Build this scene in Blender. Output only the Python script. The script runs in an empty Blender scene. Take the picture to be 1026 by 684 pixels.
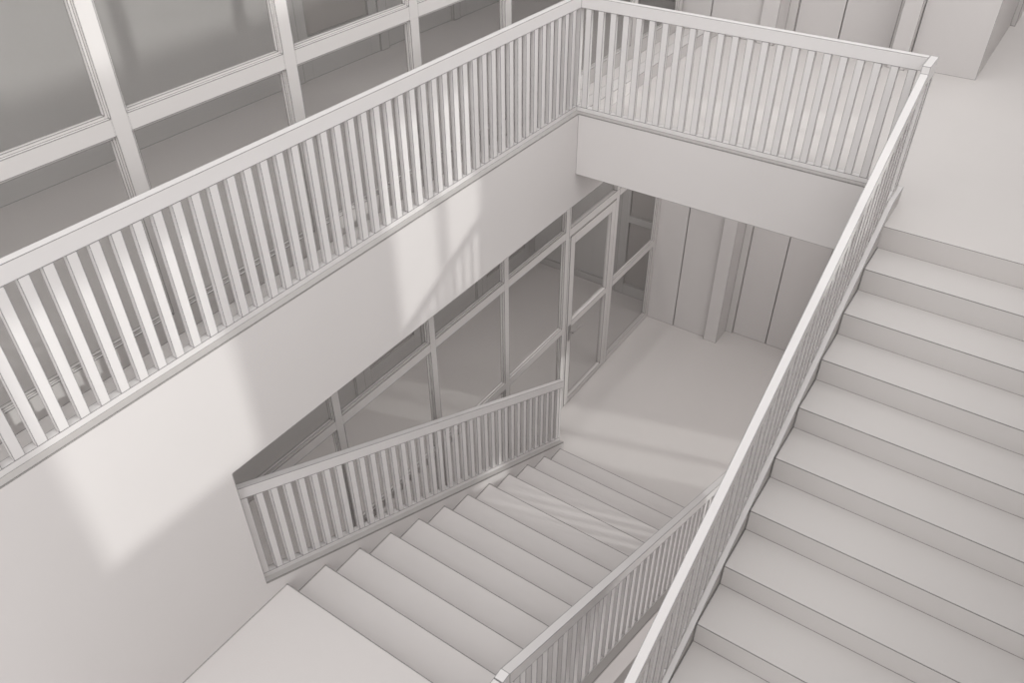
import bpy, bmesh, math
from mathutils import Vector, Matrix
S = bpy.context.scene
C = S.collection

# ------------------------------------------------------------ materials
ALB = 0.74
def paint(name, col, rough=0.6, line=0.014, dark=0.75):
    """matt paint with a fine dark line drawn along every edge of the piece"""
    col = tuple(c * ALB for c in col)
    m = bpy.data.materials.new(name); m.use_nodes = True
    nt = m.node_tree; N = nt.nodes; L = nt.links
    b = N['Principled BSDF']; b.inputs['Roughness'].default_value = rough
    b.inputs['Specular IOR Level'].default_value = 0.25
    nz = N.new('ShaderNodeTexNoise'); nz.inputs['Scale'].default_value = 1.3
    nz.inputs['Detail'].default_value = 3
    tc = N.new('ShaderNodeNewGeometry')
    L.new(tc.outputs['Position'], nz.inputs['Vector'])
    ramp = N.new('ShaderNodeMix'); ramp.data_type = 'RGBA'
    ramp.inputs['A'].default_value = (*[c * 0.975 for c in col], 1)
    ramp.inputs['B'].default_value = (*[min(1, c * 1.025) for c in col], 1)
    L.new(nz.outputs['Fac'], ramp.inputs['Factor'])
    out = ramp.outputs['Result']
    if line:
        bv = N.new('ShaderNodeBevel'); bv.samples = 8; bv.inputs['Radius'].default_value = line
        dt = N.new('ShaderNodeVectorMath'); dt.operation = 'DOT_PRODUCT'
        L.new(bv.outputs['Normal'], dt.inputs[0]); L.new(tc.outputs['True Normal'], dt.inputs[1])
        mr = N.new('ShaderNodeMapRange'); mr.inputs['From Min'].default_value = 0.84
        mr.inputs['From Max'].default_value = 0.975
        mr.inputs['To Min'].default_value = 1.0; mr.inputs['To Max'].default_value = 0.0
        L.new(dt.outputs['Value'], mr.inputs['Value'])
        mx = N.new('ShaderNodeMix'); mx.data_type = 'RGBA'
        mx.inputs['B'].default_value = (*[c * (1 - dark) for c in col], 1)
        L.new(out, mx.inputs['A']); L.new(mr.outputs['Result'], mx.inputs['Factor'])
        out = mx.outputs['Result']
    L.new(out, b.inputs['Base Color'])
    return m

M_wall = paint('plaster', (0.715, 0.682, 0.671))
M_step = paint('stair_screed', (0.69, 0.658, 0.642), 0.6, 0.019, 0.75)
M_step_low = paint('lower_stair_screed', (0.69, 0.655, 0.642), 0.6, 0.030, 0.8)
M_floor = paint('floor_screed', (0.70, 0.665, 0.648))
M_rail = paint('painted_wood', (0.755, 0.727, 0.720), 0.5, 0.012, 0.75)
M_ledge_shade = paint('ledge_shade', (0.50, 0.475, 0.46))  # dark tone paints in the shade on the ledges below the railings
M_side_shade = paint('stringer_shade', (0.60, 0.57, 0.555))  # darker than the walls, shading of the stringer side put into the colour
M_frame = paint('frame_paint', (0.69, 0.66, 0.645), 0.5, 0.015, 0.72)
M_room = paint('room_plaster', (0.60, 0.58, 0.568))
M_panel = paint('window_blind', (0.50, 0.47, 0.455))
M_metal = paint('brushed_metal', (0.45, 0.43, 0.42), 0.35, 0.002)
M_metal.node_tree.nodes['Principled BSDF'].inputs['Metallic'].default_value = 0.6

def glass_mat():
    m = bpy.data.materials.new('tinted_glass'); m.use_nodes = True
    nt = m.node_tree; N = nt.nodes; L = nt.links
    for n in list(N): N.remove(n)
    o = N.new('ShaderNodeOutputMaterial'); mix = N.new('ShaderNodeMixShader')
    tr = N.new('ShaderNodeBsdfTransparent'); tr.inputs['Color'].default_value = (0.88, 0.88, 0.878, 1)
    gl = N.new('ShaderNodeBsdfGlossy'); gl.inputs['Roughness'].default_value = 0.02
    gl.inputs['Color'].default_value = (0.9, 0.9, 0.9, 1)
    fr = N.new('ShaderNodeFresnel'); fr.inputs['IOR'].default_value = 1.15
    ge = N.new('ShaderNodeNewGeometry'); inv = N.new('ShaderNodeMath'); inv.operation = 'SUBTRACT'; inv.inputs[0].default_value = 1
    mu = N.new('ShaderNodeMath'); mu.operation = 'MULTIPLY'
    L.new(ge.outputs['Backfacing'], inv.inputs[1]); L.new(fr.outputs[0], mu.inputs[0]); L.new(inv.outputs[0], mu.inputs[1])
    L.new(mu.outputs[0], mix.inputs[0]); L.new(tr.outputs[0], mix.inputs[1]); L.new(gl.outputs[0], mix.inputs[2])
    L.new(mix.outputs[0], o.inputs[0])
    return m
M_glass = glass_mat()

# ------------------------------------------------------------ mesh helpers
class MB:
    def __init__(s): s.bm = bmesh.new()
    def box(s, x0, x1, y0, y1, z0, z1):
        x0, x1 = sorted((x0, x1)); y0, y1 = sorted((y0, y1)); z0, z1 = sorted((z0, z1))
        v = [s.bm.verts.new(p) for p in ((x0,y0,z0),(x1,y0,z0),(x1,y1,z0),(x0,y1,z0),(x0,y0,z1),(x1,y0,z1),(x1,y1,z1),(x0,y1,z1))]
        for f in ((0,3,2,1),(4,5,6,7),(0,1,5,4),(1,2,6,5),(2,3,7,6),(3,0,4,7)): s.bm.faces.new([v[i] for i in f])
        return s
    def prism(s, axis, a0, a1, pts):
        """polygon pts in the plane across `axis`, extruded from a0 to a1"""
        def P(a, p):
            return {'x': (a, p[0], p[1]), 'y': (p[0], a, p[1]), 'z': (p[0], p[1], a)}[axis]
        A = [s.bm.verts.new(P(a0, p)) for p in pts]; B = [s.bm.verts.new(P(a1, p)) for p in pts]
        n = len(pts)
        s.bm.faces.new(A); s.bm.faces.new(B[::-1])
        for i in range(n):
            j = (i + 1) % n
            s.bm.faces.new([A[j], A[i], B[i], B[j]])
        return s
    def cyl(s, p, q, r, n=16):
        p, q = Vector(p), Vector(q); d = q - p
        R = d.to_track_quat('Z', 'Y').to_matrix().to_4x4(); R.translation = (p + q) / 2
        bmesh.ops.create_cone(s.bm, cap_ends=True, segments=n, radius1=r, radius2=r, depth=d.length, matrix=R)
        return s
    def build(s, name, mat, parent=None, **tags):
        bmesh.ops.recalc_face_normals(s.bm, faces=s.bm.faces)
        c = sum((v.co for v in s.bm.verts), Vector()) / max(1, len(s.bm.verts))
        zmin = min(v.co.z for v in s.bm.verts); c.z = zmin
        me = bpy.data.meshes.new(name)
        for v in s.bm.verts: v.co -= c
        s.bm.to_mesh(me); s.bm.free()
        me.materials.append(mat)
        o = bpy.data.objects.new(name, me); C.objects.link(o)
        o.location = c
        if parent:
            o.parent = parent; o.location = c - parent_world(parent)
        for k, v in tags.items(): o[k] = v
        return o

def parent_world(p):
    w = Vector(p.location)
    while p.parent: p = p.parent; w += p.location
    return w

def thing(name, loc, label, cat, group=None):
    o = bpy.data.objects.new(name, None); C.objects.link(o); o.location = loc
    o.empty_display_size = 0.2
    o['label'] = label; o['category'] = cat
    if group: o['group'] = group
    return o
def setting(name, loc, label, cat):
    o = thing(name, loc, label, cat); o['kind'] = 'structure'; return o
ST = dict(kind='structure')
def st(label, cat): return dict(kind='structure', label=label, category=cat)

# ------------------------------------------------------------ main dimensions (metres)
ZU = -0.135            # upper floor
ZL = -2.278            # half landing
ZF = -4.4305           # lower floor
GX = -0.4534           # face of the glazed screens
PITCH = 0.1182; BW = 0.056; BD = 0.036
XW = 4.9               # right wall

# upper flight (rises away from the viewer), lower flight (falls away)
UY, UT, UH = -0.2795, 0.3600, 0.1798
LY, LT, LH = -4.0977, 0.3667, 0.1794

# ------------------------------------------------------------ floors and slabs
f = MB(); f.box(-3.15, -0.142, -9, 5.6, -0.9359, ZU)
f.build('floor_upper_left', M_floor, **st('upper floor strip between the left railing and the glazed screen', 'floor'))
f = MB(); f.prism('z', -0.5971, ZU, [(0, .142), (2.65, .142), (2.65, UY), (XW, UY), (XW, 8.0), (0, 8.0)])
f.build('floor_upper', M_floor, **st('pale upper floor at the head of the right staircase', 'floor'))
f = MB(); f.box(0, 2.65, 0, .142, -0.5971, -0.006)
f.build('wall_fascia_far', M_wall, **st('shallow white fascia under the far railing', 'wall'))
f = MB(); f.box(-3.15, XW + 3, -9.5, 5.6, ZF - 0.25, ZF)
f.build('floor_lower', M_floor, **st('lower floor beside the glazed door', 'floor'))
f = MB(); f.prism('z', ZL - 0.22, ZL, [(0, -7.2), (XW, -7.2), (XW, -4.24), (2.24, -4.24), (2.24, LY), (0, LY)])
f.build('floor_landing', M_step_low, **st('half landing between the two flights', 'floor'))
# thin plates under the level railings, ledge shade painted in
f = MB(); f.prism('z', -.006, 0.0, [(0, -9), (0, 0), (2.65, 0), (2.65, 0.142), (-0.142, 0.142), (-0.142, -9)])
f.build('trim_1', M_ledge_shade, **st('flat strip with painted-in shade along the slab edge under the level railings', 'trim'))

# ------------------------------------------------------------ walls
PL = lambda y: -4.202 - .4975 * y      # top of the cap on the lower flight's side walls
f = MB(); f.prism('x', -0.142, 0, [(-9, ZF), (.022, ZF), (.022, PL(.022) - .012), (-4.252, PL(-4.252) - .012), (-4.252, -0.9359), (5.6, -0.9359), (5.6, -.006), (-9, -.006)])
f.build('wall_left', M_wall, **st('tall white wall and deep fascia left of the lower flight', 'wall'))

def wall_with_holes(name, x0, x1, y0, y1, z0, z1, holes, label):
    """wall in the yz plane with rectangular openings (ya,yb,za,zb), non overlapping in y"""
    f = MB(); y = y0
    for (a, b, c, d) in sorted(holes):
        f.box(x0, x1, y, a, z0, z1); f.box(x0, x1, a, b, z0, c); f.box(x0, x1, a, b, d, z1); y = b
    f.box(x0, x1, y, y1, z0, z1)
    return f.build(name, M_wall, **st(label, 'wall'))
UW = [(-3.68, -2.48, 0.80, 2.55), (-1.10, -0.01, 0.80, 2.55), (1.47, 2.58, 0.80, 2.55)]
LW = [(-0.40, 0.34, -3.60, -1.6), (1.44, 2.49, -3.60, -1.6)]
wall_with_holes('wall_right_upper', XW, XW + 0.12, -9, 8.0, -0.6, 3.4, UW, 'right wall of the upper storey with three windows')
wall_with_holes('wall_right_lower', XW + 0.001, XW + 0.12, -9, 5.6, ZF, -0.601, LW, 'right wall of the lower storey with two windows')
wn = 4
for ws, mids in ((UW, (1, 2)), (LW, (1,))):
    for i, (a, b, c, d) in enumerate(ws):
        t = setting('window_%d' % wn, (XW + 0.06, (a + b) / 2, c), 'framed window %d in the right wall' % wn, 'window'); wn += 1
        m = MB(); y0, y1 = a, b
        for q in ((y0, y0 + .03, c, d), (y1 - .03, y1, c, d), (y0 + .03, y1 - .03, c, c + .03), (y0 + .03, y1 - .03, d - .03, d)):
            m.box(XW + .04, XW + .09, *q)
        if i in mids or ws is UW and i == 1:
            ym = (a + b) / 2 + (0.03 if ws is UW else -0.03); m.box(XW + .04, XW + .10, ym - .05, ym + .05, c + .03, d - .03)
        m.build('window_frame', M_frame, t)

# back walls: left bay flush, recessed double doors between two columns, then the projecting wall
BY = 3.2251; RY = 3.57; BX = [0.487, 0.682, 0.783, 1.289, 1.838, 1.94, 2.113]
for lv, z0, z1 in (('lower', ZF, -0.5971), ('upper', ZU, 3.2)):
    n = 0 if lv == 'lower' else 3
    f = MB(); f.box(GX - .07, BX[0], BY + 0.05, 5.6, z0, z1)
    f.build('wall_back_%s_left' % lv, M_wall, **st('back wall behind the flush doors, %s storey' % lv, 'wall'))
    d = setting('door_%d' % (2 + n), (0, BY, z0), 'pair of flush white door leaves in the %s back wall, left bay' % lv, 'door')
    sx = -0.021 if lv == 'lower' else -0.116
    for a, b in ((GX - .07, sx - .004), (sx + .004, BX[0])):
        m = MB(); m.box(a, b, BY, BY + .05, z0 + 0.002, z1); m.build('door_leaf', M_wall, d)
    f = MB(); f.box(BX[0], BX[5] + .01, RY + 0.06, 5.6, z0, z1)
    f.build('wall_back_%s_middle' % lv, M_wall, **st('back wall behind the recessed doors, %s storey' % lv, 'wall'))
    d = setting('door_%d' % (3 + n), (1.29, RY, z0), 'recessed pair of full height doors in the %s back wall' % lv, 'door')
    m = MB(); m.box(BX[1], BX[2], RY - .03, RY + .06, z0, z1); m.box(BX[4] + .012, BX[5], RY - .03, RY + .06, z0, z1)
    m.build('door_frame', M_frame, d)
    for a, b in ((BX[2] + .005, BX[3] - .004), (BX[3] + .004, BX[4] + .007)):
        m = MB(); m.box(a, b, RY, RY + .055, z0 + .002, z1); m.build('door_leaf', M_wall, d)
    bx1 = 2.792
    f = MB(); f.box(BX[6] + .008, bx1, 3.2985, 5.45, z0, z1)
    f.build('wall_back_%s_right' % lv, M_wall, **st('projecting white wall block right of the columns, %s storey' % lv, 'wall'))
    f = MB(); f.box(bx1, 2.847, 5.47, 6.0, z0, z1)
    f.build('wall_return_%s' % lv, M_wall, **st('narrow wall return behind the projecting block, %s storey' % lv, 'wall'))
    for k, (a, b, w) in enumerate(((BX[0], BX[1], 'left'), (BX[5] - .006, BX[6], 'right'))):
        c = MB(); c.box(a, b, 3.178, RY - .03 if k == 0 else RY - .03, z0, z1)
        o = c.build('column', M_wall)
        o['label'] = 'square white column in the %s back wall, %s of the recessed doors' % (lv, w)
        o['category'] = 'column'
f = MB(); f.box(2.847, XW, 7.9, 8.0, ZU, 3.2)
f.build('wall_back_far', M_wall, **st('far end wall of the upper floor on the right', 'wall'))

# ------------------------------------------------------------ left rooms behind the glazed screens
for lv, z0, z1 in (('lower', ZF, -0.9359), ('upper', ZU, 3.0)):
    fx = -2.75 if lv == 'lower' else -2.955
    f = MB(); f.box(-3.15, fx, -9, 3.75, z0, z1)
    f.build('wall_room_%s' % lv, M_room, **st('far wall of the %s room behind the glazed screen' % lv, 'wall'))
    f = MB(); f.box(fx, GX - .07, 3.60, 3.75, z0, z1)
    f.build('wall_room_end_%s' % lv, M_room, **st('end wall of the %s room behind the glazed screen' % lv, 'wall'))
    # framed window units with blinds on the far wall, pilasters between
    for a, b in ((-0.735, -0.578), (0.60, 0.74), (1.94, 2.07)):
        m = MB(); m.box(fx, fx + .04, a, b, z0, z1)
        m.build('trim_%d' % (3 + int((a + 1) * 10) + (0 if lv == 'lower' else 50)), M_room, **st('flat pilaster on the far wall of the %s room' % lv, 'trim'))
    for k, (a, b) in enumerate(((-0.578, 0.60), (2.07, 3.4))):
        w = setting('window_%d' % (20 + k + (0 if lv == 'lower' else 5)), (-2.74, (a + b) / 2, z0), 'framed panel %d on the far wall of the %s room' % (k + 1, lv), 'window')
        m = MB()
        for q in ((a, a + .14, z0, z1), (b - .14, b, z0, z1), (a + .14, b - .14, z0, z0 + .43), (a + .14, b - .14, z1 - .2, z1)):
            m.box(fx, fx + .025, *q)
        m.build('window_frame', M_room, w)
        m = MB(); m.box(fx, fx + .006, a + .14, b - .14, z0 + .43, z1 - .2); m.build('blind', M_panel, w)
    w = setting('window_%d' % (30 if lv == 'lower' else 31), (-0.85, 3.59, z0), 'framed panel in the end wall of the %s room' % lv, 'window')
    m = MB(); zt = z0 + 1.28
    for q in ((-1.20, -1.055, z0, z1), (-0.60, GX - .07, z0, z1), (-1.055, -.60, z0, z0 + .19), (-1.055, -.60, zt, zt + .12)):
        m.box(q[0], q[1], 3.55, 3.60, q[2], q[3])
    m.build('window_frame', M_room, w)
    m = MB(); m.box(-1.055, -.60, 3.585, 3.6, z0 + .19, zt); m.box(-1.055, -.60, 3.585, 3.6, zt + .12, z1); m.build('blind', M_panel, w)
    m = MB(); m.box(fx, -1.20, 3.58, 3.60, z0, z0 + .12)
    m.build('baseboard_%s' % lv, M_room, **st('low baseboard on the end wall of the %s room' % lv, 'baseboard'))
f = MB(); f.box(-3.15, GX - .06, -9, 3.75, 3.0, 3.15)
f.build('ceiling', M_room, **st('ceiling slab over the upper room on the left', 'ceiling'))

# ------------------------------------------------------------ glazed screens
def screen(name, label, z0, z1, ys, half, trans, bars, base, skip=()):
    t = setting(name, (GX, (ys[0] + ys[-1]) / 2, z0), label, 'window')
    m = MB(); X0, X1 = GX - .06, GX
    for y in ys: m.box(X0, X1, y - half, y + half, z0, z1)
    beads = MB(); panes = []
    for a, b in zip(ys, ys[1:]):
        ya, yb = a + half, b - half
        if (a, b) in skip: continue
        cells = []; zz = base
        m.box(X0, X1, ya, yb, z0, base)
        for (c, d) in bars + trans:
            m.box(X0, X1, ya, yb, c, d); cells.append((zz, c)); zz = d
        m.box(X0, X1, ya, yb, z1 - .08, z1); cells.append((zz, z1 - .08))
        for c, d in cells:
            e = .018
            beads.box(X0 + .012, X1 - .018, ya, ya + e, c, d).box(X0 + .012, X1 - .018, yb - e, yb, c, d)
            beads.box(X0 + .012, X1 - .018, ya + e, yb - e, c, c + e).box(X0 + .012, X1 - .018, ya + e, yb - e, d - e, d)
            panes.append((ya + e, yb - e, c + e, d - e))
    m.build('window_frame', M_frame, t); beads.build('glazing_bead', M_frame, t)
    for (a, b, c, d) in panes:
        p = MB(); p.box(GX - .040, GX - .034, a, b, c, d); p.build('glass_pane', M_glass, t)
    return t
uy = [-4.003 + 1.184 * k for k in range(-3, 7)]
screen('window_1', 'upper glazed screen behind the left railing', ZU, 3.0, uy, .048, [(1.162, 1.258)], [], 0.02)
ly = [-4.19, -2.96, -1.72, -0.518, 0.689]
screen('window_2', 'lower glazed screen behind the lower left railing', ZF, -0.9359, ly, .041, [(-1.808, -1.708)], [(-3.15, -3.06)], ZF + .085)
# door with its overlight and side light
d1 = setting('door_1', (GX, 1.30, ZF), 'glazed door with a lever handle in the lower screen', 'door')
m = MB(); X0, X1 = GX - .06, GX
m.box(X0, X1, 0.73, 0.758, ZF, -1.808); m.box(X0, X1, 1.842, 1.925, ZF, -1.708)
m.box(X0, X1, 0.73, 1.842, -1.808, -1.708); m.box(X0, X1, 0.73, 0.758, -1.708, -.9359); m.box(X0, X1, 1.842, 1.925, -1.708, -.9359)
m.build('door_frame', M_frame, d1)
m = MB(); a, b = 0.764, 1.836; zb, zt = ZF + .012, -1.822
for q in ((a, a + .10, zb, zt), (b - .10, b, zb, zt), (a + .10, b - .10, zb, ZF + .095), (a + .10, b - .10, -3.15, -3.065), (a + .10, b - .10, -1.945, zt)):
    m.box(GX - .055, GX + .006, *q)
leaf = m.build('door_leaf', M_frame, d1)
for c, d in ((ZF + .095, -3.15), (-3.065, -1.945)):
    p = MB(); p.box(GX - .034, GX - .028, a + .10, b - .10, c, d); p.build('glass_pane', M_glass, leaf)
m = MB(); m.box(GX + .006, GX + .016, .79, .84, -3.33, -3.10)
m.cyl((GX + .014, .818, -3.19), (GX + .06, .818, -3.19), .009).cyl((GX + .06, .81, -3.19), (GX + .06, 1.00, -3.19), .015)
m.build('door_handle', M_metal, leaf)
p = MB(); p.box(GX - .040, GX - .034, .758, 1.842, -1.708, -.9359); p.build('glass_pane', M_glass, d1)
sl = setting('window_3', (GX, 2.5, ZF), 'glazed side light between the door and the back wall', 'window')
m = MB()
for q in ((3.135, BY, ZF, -.9359), (1.925, 3.135, ZF, ZF + .10), (1.925, 3.135, -3.15, -3.06), (1.925, 3.135, -1.808, -1.708)):
    m.box(X0, X1, *q)
m.build('window_frame', M_frame, sl)
m = MB(); e = .018
for c, d in ((ZF + .10, -3.15), (-3.06, -1.808), (-1.708, -.9359)):
    for q in ((1.925, 1.925 + e, c, d), (3.135 - e, 3.135, c, d), (1.925 + e, 3.135 - e, c, c + e), (1.925 + e, 3.135 - e, d - e, d)):
        m.box(X0 + .012, X1 - .018, *q)
m.build('glazing_bead', M_frame, sl)
for c, d in ((ZF + .10, -3.15), (-3.06, -1.808), (-1.708, -.9359)):
    p = MB(); p.box(GX - .040, GX - .034, 1.925 + e, 3.135 - e, c + e, d - e); p.build('glass_pane', M_glass, sl)

# ------------------------------------------------------------ staircases
# upper flight, thirteen risers down to the half landing
up = thing('staircase', (3.7, -2.5, ZL), 'wide pale staircase on the right climbing to the upper floor', 'staircase')
XU0, XU1 = 2.7985, XW
for k in range(1, 12):
    z = ZU - k * UH; y1 = UY - (k - 1) * UT; y0 = UY - k * UT
    m = MB(); m.prism('x', XU0 + .003, XU1 - .002, [(y0, z), (y1, z), (y1, z - .10 + .0), (y1, z - .34), (y0, max(z - .34 - .5 * UT, ZL if k > 10 else -9))])
    m.build('step', M_step, up)
def plate_u(y):  # top of the stringer cap of the upper flight
    return min(0.0, 0.067 + .5185 * y)
YB = -4.235
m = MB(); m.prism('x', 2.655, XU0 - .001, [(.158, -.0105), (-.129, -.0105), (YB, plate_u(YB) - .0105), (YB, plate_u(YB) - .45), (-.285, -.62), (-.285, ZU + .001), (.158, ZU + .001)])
m.build('stringer', M_side_shade, up)
# lower flight, twelve risers down to the lower floor
lo = thing('staircase', (1.1, -2.1, ZF), 'pale staircase between two sloping railings descending to the lower floor', 'staircase')
for k in range(1, 12):
    z = ZL - k * LH; y0 = LY + (k - 1) * LT; y1 = LY + k * LT
    zl = max(z - .36, ZF); zr = max(z - .36 - .5 * LT, ZF)
    m = MB(); m.prism('x', 0.002, 2.099, [(y0, z), (y0, zl), (y1, zr), (y1, z)] if zr < zl else [(y0, z), (y0, zl), (y1, zl), (y1, z)])
    m.build('step', M_step_low, lo)
sof = lambda y: -4.60 - .5 * y
m = MB(); m.prism('x', 2.100, 2.24, [(-4.252, PL(-4.252) - .0215), (.022, PL(.022) - .0215), (.022, ZF), (-.339, ZF), (-4.0, sof(-4.0)), (-4.252, sof(-4.0))])
m.build('stringer', M_wall, lo)

# ------------------------------------------------------------ railings
def strip(m, x0, x1, prof, h):
    """board x0..x1 whose top follows the (y,z) polyline prof, h thick measured vertically"""
    top = list(prof); bot = [(y, z - h) for y, z in reversed(prof)]
    m.prism('x', x0, x1, top + bot); return m
def interp(prof, y):
    for (a, za), (b, zb) in zip(prof, prof[1:]):
        if min(a, b) - 1e-9 <= y <= max(a, b) + 1e-9: return za + (zb - za) * (y - a) / (b - a)
    return prof[-1][1]
def sl_bal(t, xa, xb, y, hw, bp, tp, h):
    """one baluster: upright bar cut to the slope at both ends"""
    m = MB(); y0, y1 = y - hw, y + hw
    m.prism('x', xa, xb, [(y0, interp(bp, y0)), (y1, interp(bp, y1)), (y1, interp(tp, y1) - h), (y0, interp(tp, y0) - h)])
    m.build('baluster', M_rail, t)

RA = 0.0545; RW = 0.0560; TH = 0.0962; BH = 0.042
# left level railing, along y
r = thing('balcony_railing', (-RA - RW / 2, -3.0, 0.0), 'long level slatted railing on the left edge of the upper floor', 'railing')
x1, x0 = -RA, -RA - RW
MB().box(x0, x1, -7.0, RA + RW, 1 - TH, 1.0).build('top_rail', M_rail, r)
MB().box(x0, x1, -7.0, RA + RW, 0.0, BH).build('bottom_rail', M_rail, r)
y = -0.048
while y > -5.9:
    MB().box(x1 - BD, x1, y - BW / 2, y + BW / 2, BH, 1 - TH).build('baluster', M_rail, r); y -= PITCH
MB().box(x0, x1, RA, RA + RW, BH, 1 - TH).build('corner_post', M_rail, r)
# far level railing, along x
r = thing('balcony_railing', (1.33, RA + RW / 2, 0.0), 'shorter level slatted railing across the far end of the stairwell', 'railing')
XR = 2.7068
MB().box(-RA + .0005, XR - .001, RA, RA + RW, 1 - TH, 1.0).build('top_rail', M_rail, r)
MB().box(-RA, XR - .06, RA, RA + RW, 0.0, BH).build('bottom_rail', M_rail, r)
x = 0.022
while x < XR - .04:
    MB().box(x - BW / 2, x + BW / 2, RA, RA + BD, BH, 1 - TH).build('baluster', M_rail, r); x += PITCH * 1.0025
# right railing: short level piece, then down along the upper flight
r = thing('stair_railing', (XR + RW / 2, -2.2, -1.2), 'steep slatted railing beside the right staircase, seen almost edge on', 'railing')
x0, x1 = XR, XR + RW
def top_u(y): return 0.951 + .5185 * (y + .135)
MB().box(x0, x1, -0.135, RA + RW, 1 - TH - .03, 1.0).build('level_rail', M_rail, r)
tp = [(YB, top_u(YB)), (-.1352, top_u(-.1352))]
m = MB(); strip(m, x0, x1, tp, .102); m.build('top_rail', M_rail, r)
cap = [(YB, plate_u(YB)), (-.129, 0.0), (.158, 0.0)]
cp = cap
m = MB(); strip(m, 2.652, 2.799, cp, .010); m.build('base_plate', M_rail, r)
bp = [(y_, z_ + .040) for y_, z_ in cap[:2]] + [(RA + RW, 0.040)]
m = MB(); strip(m, x0, x1, bp, .0395); m.build('bottom_rail', M_rail, r)
MB().box(x0, x1, RA + .012, RA + RW, .040, .874).build('corner_post', M_rail, r)
cp3 = cp[:-1] + [(RA + RW, cp[-1][1])]
y = RA - .07
while y > YB + .03:
    tt, hh = (([( -9, .874), (1, .874)], 0.0) if y > -.105 else (tp, .102))
    if -.165 < y < -.105: tt, hh = ([(-9, top_u(y) - .12), (1, top_u(y) - .12)], 0.0)
    sl_bal(r, x0 + .02, x1, y, BW / 2, bp, tt, hh) if abs(y + .135) > .03 else None
    y -= PITCH
# railing left of the lower flight
r = thing('stair_railing', (-RA - RW / 2, -2.1, -3.5), 'sloping slatted railing left of the lower flight, below the white wall', 'railing')
x1, x0 = -RA, -RA - RW
TL = lambda y: -3.243 - .4963 * y
tp = [(-4.252, TL(-4.252)), (.065, TL(.065))]
m = MB(); strip(m, x0, x1, tp, .100); m.build('top_rail', M_rail, r)
m = MB(); strip(m, -.142, 0.0, [(-4.252, PL(-4.252)), (.022, PL(.022))], .012); m.build('base_plate', M_ledge_shade, r)
BL = lambda y: -4.152 - .4963 * y
bp = [(-4.252, BL(-4.252)), (.012, BL(.012))]
m = MB(); strip(m, x0, x1, bp, .05); m.build('bottom_rail', M_rail, r)
for a, b in ((-4.252, -4.172), (-.028, .012)):
    m = MB(); m.prism('x', x0, x1, [(a, BL(a)), (b, BL(b)), (b, TL(b) - .1), (a, TL(a) - .1)]); m.build('end_post', M_rail, r)
y = -4.079
while y < -.06:
    sl_bal(r, x1 - BD, x1, y, BW / 2, bp, tp, .1); y += PITCH
# railing right of the lower flight
r = thing('stair_railing', (2.15, -2.1, -3.5), 'sloping slatted railing between the lower and the upper flight', 'railing')
x0, x1 = 2.123, 2.181
tp = [(-4.30, TL(-4.30)), (.065, TL(.065))]
m = MB(); strip(m, x0, x1, tp, .100); m.build('top_rail', M_rail, r)
m = MB(); m.box(x0, x1, -4.365, -4.3005, TL(-4.3) - .1, TL(-4.3) + .006); m.build('level_rail', M_rail, r)
m = MB(); m.box(x0, x1, -4.50, -4.369, TL(-4.3) - .1, TL(-4.3) + .006); m.build('level_rail', M_rail, r)
m = MB(); strip(m, 2.100, 2.24, [(-4.252, PL(-4.252)), (.022, PL(.022))], .02); m.build('base_plate', M_ledge_shade, r)
bp = [(-4.30, BL(-4.30)), (.012, BL(.012))]; pp = [(-4.30, PL(-4.30)), (.03, PL(.03))]
bp = [(a_, z_ + .02) for a_, z_ in pp]
m = MB(); strip(m, x0, x1, bp, .0195); m.build('bottom_rail', M_rail, r)
MB().box(x0, x1, -4.50, -4.44, ZL, TL(-4.3) - .1).build('end_post', M_rail, r)
m = MB(); m.prism('x', x0, x1, [(-.028, BL(-.028)), (.012, BL(.012)), (.012, TL(.012) - .1), (-.028, TL(-.028) - .1)]); m.build('end_post', M_rail, r)
y = -4.235
while y < -.06:
    sl_bal(r, x0 + .02, x1, y, BW / 2, bp, tp, .1); y += PITCH

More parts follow.
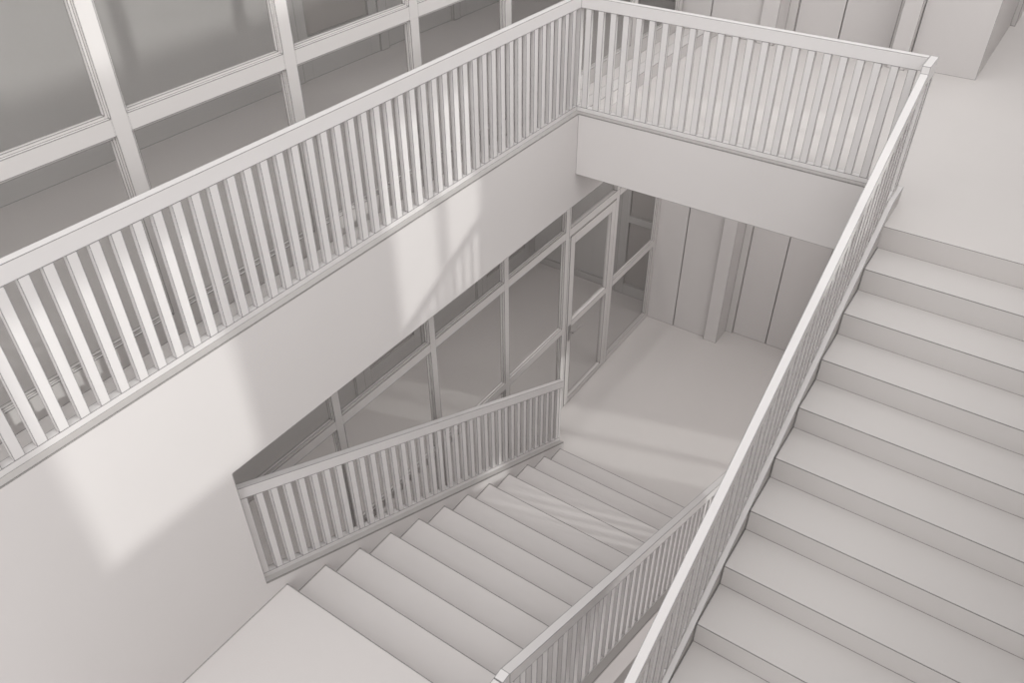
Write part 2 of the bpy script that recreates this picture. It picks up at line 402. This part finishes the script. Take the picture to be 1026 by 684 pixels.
# ------------------------------------------------------------ light
w = bpy.data.worlds.new('sky'); S.world = w; w.use_nodes = True
bg = w.node_tree.nodes['Background']; bg.inputs[0].default_value = (0.995, 0.99, 0.985, 1)
WN = w.node_tree.nodes; WL = w.node_tree.links     # bright overcast sky, brightest towards the sun's side
tc = WN.new('ShaderNodeTexCoord'); dp = WN.new('ShaderNodeVectorMath'); dp.operation = 'DOT_PRODUCT'
dp.inputs[1].default_value = Vector((0.68, -0.48, 0.32)).normalized()
mr = WN.new('ShaderNodeMapRange'); mr.inputs['From Min'].default_value = -0.2; mr.inputs['From Max'].default_value = 1.0
mr.inputs['To Min'].default_value = 0.62; mr.inputs['To Max'].default_value = 2.2
WL.new(tc.outputs['Generated'], dp.inputs[0]); WL.new(dp.outputs['Value'], mr.inputs['Value']); WL.new(mr.outputs['Result'], bg.inputs[1])
sun = bpy.data.lights.new('sun', 'SUN'); sun.energy = 1.0; sun.angle = math.radians(1.7); sun.color = (.985, 1, .97)
so = bpy.data.objects.new('sun', sun); C.objects.link(so); so.location = (9, 3, 6)
so.rotation_euler = Vector((-1, -.30, -.355)).to_track_quat('-Z', 'Y').to_euler()

def fill_light(name, loc, sx, sy, power, rot=(0, 0, 0)):  # unseen area light, added as fill for the rooms and lower storey
    l = bpy.data.lights.new(name, 'AREA'); l.shape = 'RECTANGLE'; l.size = sx; l.size_y = sy
    l.energy = power; l.color = (1, .975, .965)
    o = bpy.data.objects.new(name, l); C.objects.link(o); o.location = loc; o.rotation_euler = rot
fill_light('fill_room_lower', (-0.95, -1.5, -1.25), 0.5, 9.5, 58, (0, math.radians(40), 0))
fill_light('fill_room_upper', (-1.1, -1.5, 2.7), 0.5, 9.5, 24, (0, math.radians(30), 0))
fill_light('fill_hall_lower', (1.3, 1.9, -0.64), 2.4, 2.2, 27)
fill_light('fill_under_flight', (4.3, -2.6, -2.75), 1.2, 2.4, 22, (0, math.radians(70), 0))  # added to brighten the side of the lower flight
fill_light('fill_hall_side', (3.9, 1.6, -0.64), 1.6, 3.0, 16)

# ------------------------------------------------------------ camera
cam = bpy.data.cameras.new('camera'); co = bpy.data.objects.new('camera', cam); C.objects.link(co)
cam.sensor_width = 36.0; cam.sensor_fit = 'HORIZONTAL'; cam.lens = 811.0153 / 1026 * 36
cam.clip_start = 0.05
Rz = Matrix.Rotation(.6017, 4, 'Z'); Rx = Matrix.Rotation(.9058, 4, 'X'); Rr = Matrix.Rotation(-.0056, 4, 'Z')
co.matrix_world = Matrix.Translation((3.4892, -6.1686, 2.913)) @ Rz @ Rx @ Rr
S.camera = co
S.view_settings.view_transform = 'Standard'; S.view_settings.look = 'None'
S.view_settings.gamma = 1; S.view_settings.use_curve_mapping = False
S.view_settings.exposure = 0.52
